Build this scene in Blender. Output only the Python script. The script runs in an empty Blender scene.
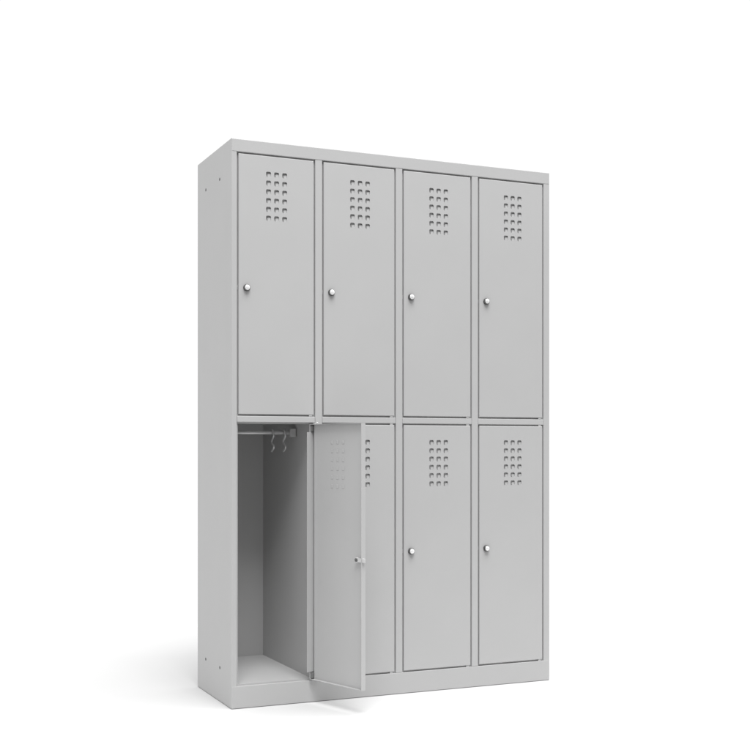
import bpy, bmesh, math
from mathutils import Vector, Matrix

S = bpy.context.scene
COL = S.collection

# ------------------------------------------------------------------ camera, light, exposure
cd = bpy.data.cameras.new("camera")
cam = bpy.data.objects.new("camera", cd); COL.objects.link(cam)
cam.location = (-1.1081, -3.6047, 0.8199)
cam.rotation_euler = (math.pi/2, 0, -0.4184)
cd.sensor_width = 36.0
cd.lens = 36.0*1189.4/750
cd.shift_y = (448.89-375.0)/750
cd.clip_end = 500
S.camera = cam

W = bpy.data.worlds.new("World"); S.world = W; W.use_nodes = True
bg = W.node_tree.nodes["Background"]
bg.inputs[0].default_value = (1, 1, 1, 1)          # plain white studio surround
bg.inputs[1].default_value = 1.03
# world white around the cabinet; dimming added behind the camera to darken the compartment
_n = W.node_tree.nodes
_tc = _n.new("ShaderNodeTexCoord"); _sx = _n.new("ShaderNodeSeparateXYZ"); _mr = _n.new("ShaderNodeMapRange")
_mr.interpolation_type = 'SMOOTHSTEP'
for _k, _v in (("From Min", -0.90), ("From Max", -0.20), ("To Min", 0.25), ("To Max", 1.0)): _mr.inputs[_k].default_value = _v
W.node_tree.links.new(_tc.outputs["Generated"], _sx.inputs[0])
W.node_tree.links.new(_sx.outputs["Y"], _mr.inputs["Value"])
W.node_tree.links.new(_mr.outputs["Result"], bg.inputs[0])

def area(name, loc, target, size, power):
    l = bpy.data.lights.new(name, 'AREA'); l.shape = 'SQUARE'; l.size = size; l.energy = power
    o = bpy.data.objects.new(name, l); COL.objects.link(o)
    o.location = loc
    o.rotation_euler = (Vector(target)-Vector(loc)).to_track_quat('-Z', 'Y').to_euler()
    return o
area("softbox", (-0.6, -4.2, 9.2), (0.5, 0, 0.5), 4.6, 980)      # key: high, front, a little left
area("softbox", (3.0, -1.7, 8.8), (0.4, 0.1, 0.0), 4.6, 440)      # from the right: soft shadow on the left

S.view_settings.view_transform = 'Standard'
S.view_settings.look = 'None'
S.view_settings.exposure = 0.0
S.view_settings.gamma = 1.0
S.cycles.filter_width = 1.5
S.cycles.max_bounces = 10
S.cycles.diffuse_bounces = 8

# ------------------------------------------------------------------ materials
def material(name, col, rough=0.5, metal=0.0, bump=0.0, scale=900.0, var=0.0, spec=0.5):
    m = bpy.data.materials.new(name); m.use_nodes = True
    nt = m.node_tree; b = nt.nodes["Principled BSDF"]
    b.inputs["Base Color"].default_value = (*col, 1)
    b.inputs["Roughness"].default_value = rough
    b.inputs["Metallic"].default_value = metal
    b.inputs["Specular IOR Level"].default_value = spec
    tc = nt.nodes.new("ShaderNodeTexCoord")
    if bump:
        n = nt.nodes.new("ShaderNodeTexNoise"); n.inputs["Scale"].default_value = scale
        n.inputs["Detail"].default_value = 2
        bp = nt.nodes.new("ShaderNodeBump"); bp.inputs["Strength"].default_value = bump
        bp.inputs["Distance"].default_value = 0.0004
        nt.links.new(tc.outputs["Object"], n.inputs["Vector"])
        nt.links.new(n.outputs["Fac"], bp.inputs["Height"])
        nt.links.new(bp.outputs["Normal"], b.inputs["Normal"])
    if var:
        n2 = nt.nodes.new("ShaderNodeTexNoise"); n2.inputs["Scale"].default_value = 5.0
        n2.inputs["Detail"].default_value = 3
        r = nt.nodes.new("ShaderNodeMapRange")
        r.inputs["From Min"].default_value = 0.3; r.inputs["From Max"].default_value = 0.7
        r.inputs["To Min"].default_value = 1-var; r.inputs["To Max"].default_value = 1+var
        mx = nt.nodes.new("ShaderNodeVectorMath"); mx.operation = 'SCALE'
        mx.inputs[0].default_value = col
        nt.links.new(tc.outputs["Object"], n2.inputs["Vector"])
        nt.links.new(n2.outputs["Fac"], r.inputs["Value"])
        nt.links.new(r.outputs["Result"], mx.inputs["Scale"])
        nt.links.new(mx.outputs["Vector"], b.inputs["Base Color"])
    return m

G = 0.443
PAINT = material("grey_powder_coat", (G, G, G), 0.5, bump=0.12, var=0.012, spec=0.3)
STEEL = material("zinc_steel", (0.62, 0.62, 0.62), 0.38, 0.5, bump=0.05)
DARK = material("dark_steel", (0.025, 0.025, 0.025), 0.6, 0.0, bump=0.05, spec=0.2)
HINGE = material("hinge_steel", (0.2, 0.2, 0.2), 0.45, 0.3, bump=0.05)
NOSE = material("lock_nose_painted_highlight", (0.95, 0.95, 0.95), 0.2, 0.35)  # near-white, mostly diffuse base stands in for the chrome highlight
BEZEL = material("lock_barrel_painted_dark", (0.16, 0.16, 0.16), 0.3, 0.9)  # dark side reflection of the chrome, painted as base colour
FLOOR = material("white_studio_floor", (0.575, 0.575, 0.575), 0.9, bump=0.03, scale=60, spec=0.0)

# ------------------------------------------------------------------ helpers
def link(name, bm, mats, parent=None, bevel=0.0, seg=2, smooth=False):
    me = bpy.data.meshes.new(name)
    bmesh.ops.recalc_face_normals(bm, faces=bm.faces)
    bm.to_mesh(me); bm.free()
    for m in (mats if isinstance(mats, (list, tuple)) else [mats]):
        me.materials.append(m)
    if smooth:
        for p in me.polygons: p.use_smooth = True
    o = bpy.data.objects.new(name, me); COL.objects.link(o)
    if parent: o.parent = parent
    if bevel:
        b = o.modifiers.new("bevel", 'BEVEL'); b.width = bevel; b.segments = seg
        b.limit_method = 'ANGLE'; b.angle_limit = math.radians(40)
        b.harden_normals = False
    return o

def empty(name, loc=(0, 0, 0)):
    o = bpy.data.objects.new(name, None); COL.objects.link(o); o.location = loc
    o.empty_display_size = 0.1
    return o

def hexa(bm, v):
    """v: 8 points, bottom ring then top ring (or any two matching quads)"""
    vs = [bm.verts.new(p) for p in v]
    for f in ((0, 1, 2, 3), (4, 5, 6, 7), (0, 1, 5, 4), (1, 2, 6, 5), (2, 3, 7, 6), (3, 0, 4, 7)):
        bm.faces.new([vs[i] for i in f])

def box(bm, x0, x1, y0, y1, z0, z1):
    hexa(bm, [(x0, y0, z0), (x1, y0, z0), (x1, y1, z0), (x0, y1, z0),
              (x0, y0, z1), (x1, y0, z1), (x1, y1, z1), (x0, y1, z1)])

def boxmesh(*a):
    bm = bmesh.new(); box(bm, *a); return bm

def lathe(bm, prof, centre, axis='Y', n=28, mat=0):
    """prof: list of (radius, along)"""
    rings = []
    for r, h in prof:
        ring = []
        for k in range(n):
            a = 2*math.pi*k/n
            c, s = r*math.cos(a), r*math.sin(a)
            p = {'Y': (c, h, s), 'X': (h, c, s), 'Z': (c, s, h)}[axis]
            ring.append(bm.verts.new(Vector(centre)+Vector(p)))
        rings.append(ring)
    fs = []
    for a, b in zip(rings, rings[1:]):
        for k in range(n):
            fs.append(bm.faces.new((a[k], a[(k+1) % n], b[(k+1) % n], b[k])))
    fs.append(bm.faces.new(rings[0])); fs.append(bm.faces.new(rings[-1]))
    for f in fs: f.material_index = mat; f.smooth = len(f.verts) == 4

def tube(bm, pts, r, n=10):
    pts = [Vector(p) for p in pts]
    rings = []; prev = None
    for i, p in enumerate(pts):
        d = (pts[min(i+1, len(pts)-1)]-pts[max(i-1, 0)]).normalized()
        u = Vector((1, 0, 0)) if prev is None else prev
        u = (u-d*u.dot(d)).normalized(); prev = u
        v = d.cross(u)
        rr = r*(0.72 if i in (0, len(pts)-1) else 1)
        rings.append([bm.verts.new(p+(u*math.cos(2*math.pi*k/n)+v*math.sin(2*math.pi*k/n))*rr) for k in range(n)])
    for a, b in zip(rings, rings[1:]):
        for k in range(n):
            bm.faces.new((a[k], a[(k+1) % n], b[(k+1) % n], b[k])).smooth = True
    bm.faces.new(rings[0]); bm.faces.new(rings[-1])

# ------------------------------------------------------------------ setting
bm = bmesh.new()                                   # round white studio platform
bm.faces.new([bm.verts.new((0.5+1.8*math.cos(2*math.pi*k/96), 0.0+1.8*math.sin(2*math.pi*k/96), -0.0008)) for k in range(96)])
floor = link("floor", bm, FLOOR)
floor["kind"] = "structure"

# ------------------------------------------------------------------ the locker cabinet
WID, DEP, HGT = 1.1724, 0.3947, 1.8
X0, PITCH, OW = 0.0185, 0.2885, 0.264          # first opening, spacing, opening width
ROWS = ((0.0705, 0.9045), (0.9245, 1.7585))    # door openings, bottom and top
GAP = 0.0050

locker = empty("locker_cabinet")
locker["label"] = "tall light grey metal locker cabinet of eight doors, the lower left one open"
locker["category"] = "locker"

# left and right sides (folded sheet, so the front edge of each side is also the outer stile)
def side_panel(x0, x1, outer):
    o = link("side_panel", boxmesh(x0, x1, 0, DEP, 0, HGT), PAINT, locker, bevel=0.0026, seg=3)
    for y, z in ((0.128, 1.695), (0.291, 1.693), (0.292, 0.111), (0.127, 0.110)):
        bm = bmesh.new()
        s = -1 if outer == x0 else 1
        lathe(bm, [(0.0055, 0.0), (0.0053, 0.0003*s), (0.0030, 0.0006*s), (0.0013, 0.0007*s)], (outer-0.0002*s, y, z), 'X', 14)
        link("bolt", bm, DARK, o)
    return o
side_panel(0, X0, 0)
XR = X0+3*PITCH+OW
side_panel(XR, WID, WID)

# header over the doors, plinth under them, each folded over the stiles by a hair
link("header", boxmesh(0.0012, WID-0.0012, -0.0007, 0.020, ROWS[1][1], HGT-0.0016), PAINT, locker, bevel=0.0016)
link("plinth", boxmesh(0.0012, WID-0.0012, -0.0005, 0.020, 0.0006, ROWS[0][0]), PAINT, locker, bevel=0.0014)
link("top_panel", boxmesh(X0+0.0002, XR-0.0002, 0.0202, DEP-0.0022, ROWS[1][1], HGT-0.0008), PAINT, locker, bevel=0.001)
link("back_panel", boxmesh(X0+0.0003, XR-0.0003, DEP-0.012, DEP-0.0006, 0.002, ROWS[1][1]-0.0003), PAINT, locker)

# middle stiles and dividers
def stile_x(i): return X0+(i-1)*PITCH+OW, X0+i*PITCH
for i in (1, 2, 3):
    a, b = stile_x(i)
    link("stile", boxmesh(a, b, 0.0, 0.019, ROWS[0][0]+0.0002, ROWS[1][1]-0.0002), PAINT, locker, bevel=0.0018)
    if i > 1:
        c = (a+b)/2
        link("divider", boxmesh(c-0.006, c+0.006, 0.0192, DEP-0.0124, ROWS[0][0]+0.0003, ROWS[1][1]-0.0005), PAINT, locker)
a, b = stile_x(1)
bm = bmesh.new(); yb = DEP-0.0124
z0, z1 = 0.060, ROWS[0][1]-0.0003
hexa(bm, [(a+0.0006, 0.0192, z0), (b-0.003, 0.0192, z0), (b-0.003, yb, z0), (0.2335, yb, z0),
          (a+0.0006, 0.0192, z1), (b-0.003, 0.0192, z1), (b-0.003, yb, z1), (0.2335, yb, z1)])
link("divider", bm, PAINT, locker)
link("divider", boxmesh((a+b)/2-0.006, (a+b)/2+0.006, 0.0192, yb, ROWS[1][0]+0.0003, ROWS[1][1]-0.0005), PAINT, locker)

# cross bars between the two tiers and the shelves behind them
for i in range(4):
    x = X0+i*PITCH
    link("cross_bar", boxmesh(x+0.0003, x+OW-0.0003, 0.0004, 0.019, ROWS[0][1], ROWS[1][0]), PAINT, locker, bevel=0.0018)
    xe = x+OW+(0.0 if i != 0 else 0.0)
    link("shelf", boxmesh(x+0.0004, xe-0.0004, 0.0195, yb-0.0002, ROWS[0][1]+0.0002, ROWS[1][0]-0.002), PAINT, locker)
    bm = bmesh.new(); zt = ROWS[0][0]-0.001
    rise = 0.0255 if i == 0 else 0.0
    hexa(bm, [(x+0.0004, 0.0204, 0.03), (x+OW+0.0002, 0.0204, 0.03), (x+OW+0.0002, yb-0.0002, 0.03), (x+0.0004, yb-0.0002, 0.03),
              (x+0.0004, 0.0204, zt), (x+OW+0.0002, 0.0204, zt), (x+OW+0.0002, yb-0.0002, zt+rise), (x+0.0004, yb-0.0002, zt+rise)])
    link("compartment_floor", bm, PAINT, locker)

# hanging rail in the open compartment
RY, RZ, RXE = 0.140, 0.8735, 0.2638
bm = bmesh.new()
lathe(bm, [(0.0052, 0.0), (0.0060, 0.0006), (0.0060, RXE-X0-0.006), (0.0052, RXE-X0-0.0054)], (X0, RY, RZ), 'X', 20)
rail = link("hanging_rail", bm, STEEL, locker)
for x0, x1 in ((X0+0.0003, X0+0.012), (RXE-0.020, RXE+0.0002)):
    link("rail_bracket", boxmesh(x0, x1, RY-0.011, RY+0.011, RZ-0.014, RZ+0.014), PAINT, rail, bevel=0.002)

# ------------------------------------------------------------------ doors
DW, DH = OW-2*GAP, ROWS[0][1]-ROWS[0][0]-2*GAP
T = 0.018                  # depth of the folded edge
SH = 0.0012                # sheet thickness
VX, VZ = 0.136-GAP, DH+GAP-0.0628      # vent centre column from the lock edge, top row height
VDX, VDZ, VH, VR = 0.0272, 0.0280, 0.0082, 0.0042

def hole_ring():
    pts = []
    for cx, cz, a0 in ((1, 1, 0), (-1, 1, 90), (-1, -1, 180), (1, -1, 270)):
        for k in range(4):
            a = math.radians(a0+30*k)
            pts.append((cx*(VH-VR)+VR*math.cos(a), cz*(VH-VR)+VR*math.sin(a)))
    return pts
RING = hole_ring()

def door_bm(off=0.0):
    bm = bmesh.new()
    def P(u, y, z): return bm.verts.new((u-DW, y, z))       # u measured from the lock edge
    cx = [VX+off+VDX*(k-1) for k in range(3)]
    cz = [VZ-VDZ*k for k in range(6)]
    bx0, bx1 = cx[0]-VDX/2, cx[2]+VDX/2
    bz0, bz1 = cz[5]-VDZ/2, cz[0]+VDZ/2
    def sheet(ins, y):
        a0, a1, c0, c1 = ins, DW-ins, ins, DH-ins
        for (u0, u1, w0, w1) in ((a0, bx0, c0, c1), (bx1, a1, c0, c1), (bx0, bx1, c0, bz0), (bx0, bx1, bz1, c1)):
            bm.faces.new([P(u0, y, w0), P(u1, y, w0), P(u1, y, w1), P(u0, y, w1)])
        rings = []
        for x in cx:
            for z in cz:
                inner = [P(x+p, y, z+q) for p, q in RING]
                outer = []
                for p, q in RING:
                    s = max(abs(p)/(VDX/2), abs(q)/(VDZ/2))
                    # push the ring out to the cell, corners to corners
                    if abs(abs(p)-abs(q)) < 0.0016: o = (math.copysign(VDX/2, p), math.copysign(VDZ/2, q))
                    else: o = (p/s, q/s)
                    outer.append(P(x+o[0], y, z+o[1]))
                n = len(RING)
                for k in range(n):
                    bm.faces.new((inner[k], inner[(k+1) % n], outer[(k+1) % n], outer[k]))
                rings.append(inner)
        return rings
    r = 0.0022
    front = sheet(r, 0.0); back = sheet(SH, SH)
    for f, b in zip(front, back):
        n = len(f)
        for k in range(n):
            bm.faces.new((f[k], f[(k+1) % n], b[(k+1) % n], b[k]))
    # rolled front edge, folded rim, inner side of the rim
    prof = [(r, 0.0), (r*0.55, r*0.12), (r*0.12, r*0.55), (0.0, r), (0.0, T), (SH, T), (SH, SH)]
    loops = [[P(i, y, i), P(DW-i, y, i), P(DW-i, y, DH-i), P(i, y, DH-i)] for i, y in prof]
    for a, b in zip(loops, loops[1:]):
        for k in range(4):
            bm.faces.new((a[k], a[(k+1) % 4], b[(k+1) % 4], b[k]))
    # tabs added to shape a dark L of shade in the vents: joined at the lower right, standing back at the upper left
    for x in cx:
        for z in cz:
            u0, u1, w0, w1 = -0.0022, VH+0.0006, -VH-0.0006, 0.0026
            def yy(u, w): return SH+0.0002+0.12*((u1-u)+(w-w0))
            q = [(u0, w0), (u1, w0), (u1, w1), (u0, w1)]
            f = [(x+u-DW, yy(u, w), z+w) for u, w in q]
            g = [(p[0], p[1]+0.0010, p[2]) for p in f]
            hexa(bm, f+g)
    return bm

def lock_bm():
    bm = bmesh.new()
    # barrel (dark reflection painted in), nose (highlight painted in), all along -Y; body behind the sheet
    lathe(bm, [(0.0112, 0.0), (0.0112, -0.0035), (0.0100, -0.0048), (0.0094, -0.0085), (0.0084, -0.0092)], (0, -0.0001, 0), 'Y', 32, 0)
    lathe(bm, [(0.0082, -0.0088), (0.0080, -0.0103), (0.0066, -0.0118), (0.0040, -0.0127), (0.0012, -0.0130)], (0, 0, 0), 'Y', 32, 1)
    lathe(bm, [(0.0085, SH+0.0001), (0.0085, 0.0150), (0.0072, 0.0162)], (0, 0, 0), 'Y', 24, 2)
    return bm

def hinge_bm(top):
    bm = bmesh.new()
    s = 1 if top else -1
    z0, z1 = sorted((0.0002*s, (GAP-0.0003)*s))
    box(bm, -0.0160, -0.0050, 0.0008, 0.0060, z0, z1)
    return bm

LOCK_U, LOCK_Z = 0.0315-GAP, 0.4055-GAP
def inner_bm(off=0.0):
    bm = bmesh.new()
    box(bm, -DW+SH+0.0002, -0.0105, 0.0056, 0.0064, SH+0.0002, DH-SH-0.0002)  # backing sheet added to lighten the dark slots of the vents
    for k in range(3):
        for q in range(6):
            x, z, h = VX+off+VDX*(k-1)-DW, VZ-VDZ*q, 0.0076 if q == 0 else 0.0072
            hexa(bm, [(x-0.006, 0.0069, z-0.006), (x+0.006, 0.0069, z-0.006), (x+0.006, 0.0069, z+0.006), (x-0.006, 0.0069, z+0.006),
                      (x-0.003, h, z-0.005), (x+0.003, h, z-0.005), (x+0.003, h, z+0.005), (x-0.003, h, z+0.005)])
    return bm

def make_door():
    d = link("door", door_bm(), PAINT, locker)
    link("inner_panel", inner_bm(), PAINT, d)
    l = link("lock", lock_bm(), [BEZEL, NOSE, STEEL], d)
    l.location = (LOCK_U-DW, 0, LOCK_Z)
    c = link("latch", boxmesh(-0.0345, 0.008, 0.0040, 0.0127, -0.0065, 0.0065), STEEL, d, bevel=0.001)
    c.location = (LOCK_U-DW, 0.0035, LOCK_Z)
    for top in (0, 1):
        h = link("hinge_leaf", hinge_bm(top), PAINT, d, bevel=0.0006)
        h.location = (0, 0, DH if top else 0)
    # reinforcing channel along the hinge side
    link("edge_channel", boxmesh(-0.0034, -0.0016, 0.0020, 0.0300, 0.024, DH-0.026), PAINT, d, bevel=0.0006)
    for zc in (0.0125, DH-0.0135):
        k = link("hinge_block", boxmesh(-0.0100, -0.0016, 0.0030, 0.0150, zc-0.009, zc+0.009), HINGE, d, bevel=0.001)
    return d

OFF = (-0.0042, -0.0022, 0.0, 0.0016)          # the punched fields sit a few millimetres differently on each door
def place(d, i, row):
    d.location = (X0+i*PITCH+OW-GAP, 0.0, ROWS[row][0]+GAP)
first = make_door()
place(first, 0, 1)
def mesh_of(bm, old):
    me = bpy.data.meshes.new(old.name); bmesh.ops.recalc_face_normals(bm, faces=bm.faces)
    bm.to_mesh(me); bm.free()
    for m in old.materials: me.materials.append(m)
    return me
inner0 = next(c for c in first.children if c.name.startswith("inner_panel"))
sheets = [(mesh_of(door_bm(o), first.data), mesh_of(inner_bm(o), inner0.data)) for o in OFF]
first.data, inner0.data = sheets[0]
for row in (1, 0):
    for i in range(4):
        if (row, i) == (1, 0): continue
        d = first.copy(); COL.objects.link(d); d.parent = locker
        d.data = sheets[i][0]
        for ch in first.children:
            if row == 1 and ch.name.startswith("hinge_leaf") and ch.location.z > 0.5: continue
            c = ch.copy(); COL.objects.link(c); c.parent = d
            if ch is inner0 or ch.name == inner0.name: c.data = sheets[i][1]
        place(d, i, row)
        if (row, i) == (0, 0):
            d.rotation_euler = (0, 0, math.radians(108))
            d["label"] = "open lower left door swung out on its right edge, showing its inner side"
            for zp in (-0.0070, DH-0.0020):
                bm = bmesh.new()
                lathe(bm, [(0.0024, 0.0), (0.0034, 0.001), (0.0034, 0.0085), (0.0024, 0.0095)], (-0.0078, -0.0078, zp), 'Z', 16)
                link("hinge_pin", bm, STEEL, d)

for ch in list(first.children):          # the upper tier has no leaf showing over its doors
    if ch.name.startswith("hinge_leaf") and ch.location.z > 0.5:
        bpy.data.objects.remove(ch)

# door stops: a narrow folded lip of the frame behind each gap
for row in (0, 1):
    for i in range(4):
        x0, x1 = X0+i*PITCH+0.0001, X0+i*PITCH+OW-0.0001
        z0, z1 = ROWS[row][0]+0.0001, ROWS[row][1]-0.0001
        w, ya, yb2 = GAP-0.0005, 0.0080, 0.0095
        bm = bmesh.new()
        box(bm, x0, x0+w, ya, yb2, z0, z1)
        if (row, i) != (0, 0): box(bm, x1-w, x1, ya, yb2, z0, z1)
        e = x1-w-0.0001 if (row, i) != (0, 0) else x1-0.02
        box(bm, x0+w+0.0001, e, ya, yb2, z0, z0+w)
        box(bm, x0+w+0.0001, e, ya, yb2, z1-w, z1)
        link("door_stop", bm, PAINT, locker)

# ------------------------------------------------------------------ coat hooks on the rail
def hook_bm():
    bm = bmesh.new()
    pts = []
    R = 0.0086
    for k in range(9):
        a = math.radians(-20+k*25)
        pts.append((0, R*math.cos(a), R*math.sin(a)))
    ctrl = [pts[-1], (0, -0.0135, -0.0095), (0, -0.006, -0.0185), (0, 0.0055, -0.0270), (0, 0.002, -0.0350),
            (0, -0.0150, -0.0440), (0, -0.0135, -0.0520), (0, -0.001, -0.0585), (0, 0.008, -0.0625)]
    C = [Vector(p) for p in ctrl]
    for i in range(len(C)-1):
        p0, p1, p2, p3 = C[max(i-1, 0)], C[i], C[i+1], C[min(i+2, len(C)-1)]
        for s in range(1, 5):
            t = s/4
            pts.append(0.5*((2*p1)+(p2-p0)*t+(2*p0-5*p1+4*p2-p3)*t*t+(3*p1-p0-3*p2+p3)*t**3))
    tube(bm, pts, 0.0030)
    return bm
h1 = link("coat_hook", hook_bm(), STEEL)
h1.location = (0.184, RY, RZ)
h2 = h1.copy(); COL.objects.link(h2)
h2.location = (0.225, RY, RZ)
h1["label"] = "wavy metal coat hook on the rail in the open compartment, farther from the rail bracket"
h2["label"] = "wavy metal coat hook on the rail in the open compartment, right beside the rail bracket"
for h in (h1, h2):
    h["category"] = "coat hook"; h["group"] = "coat hooks on the hanging rail"
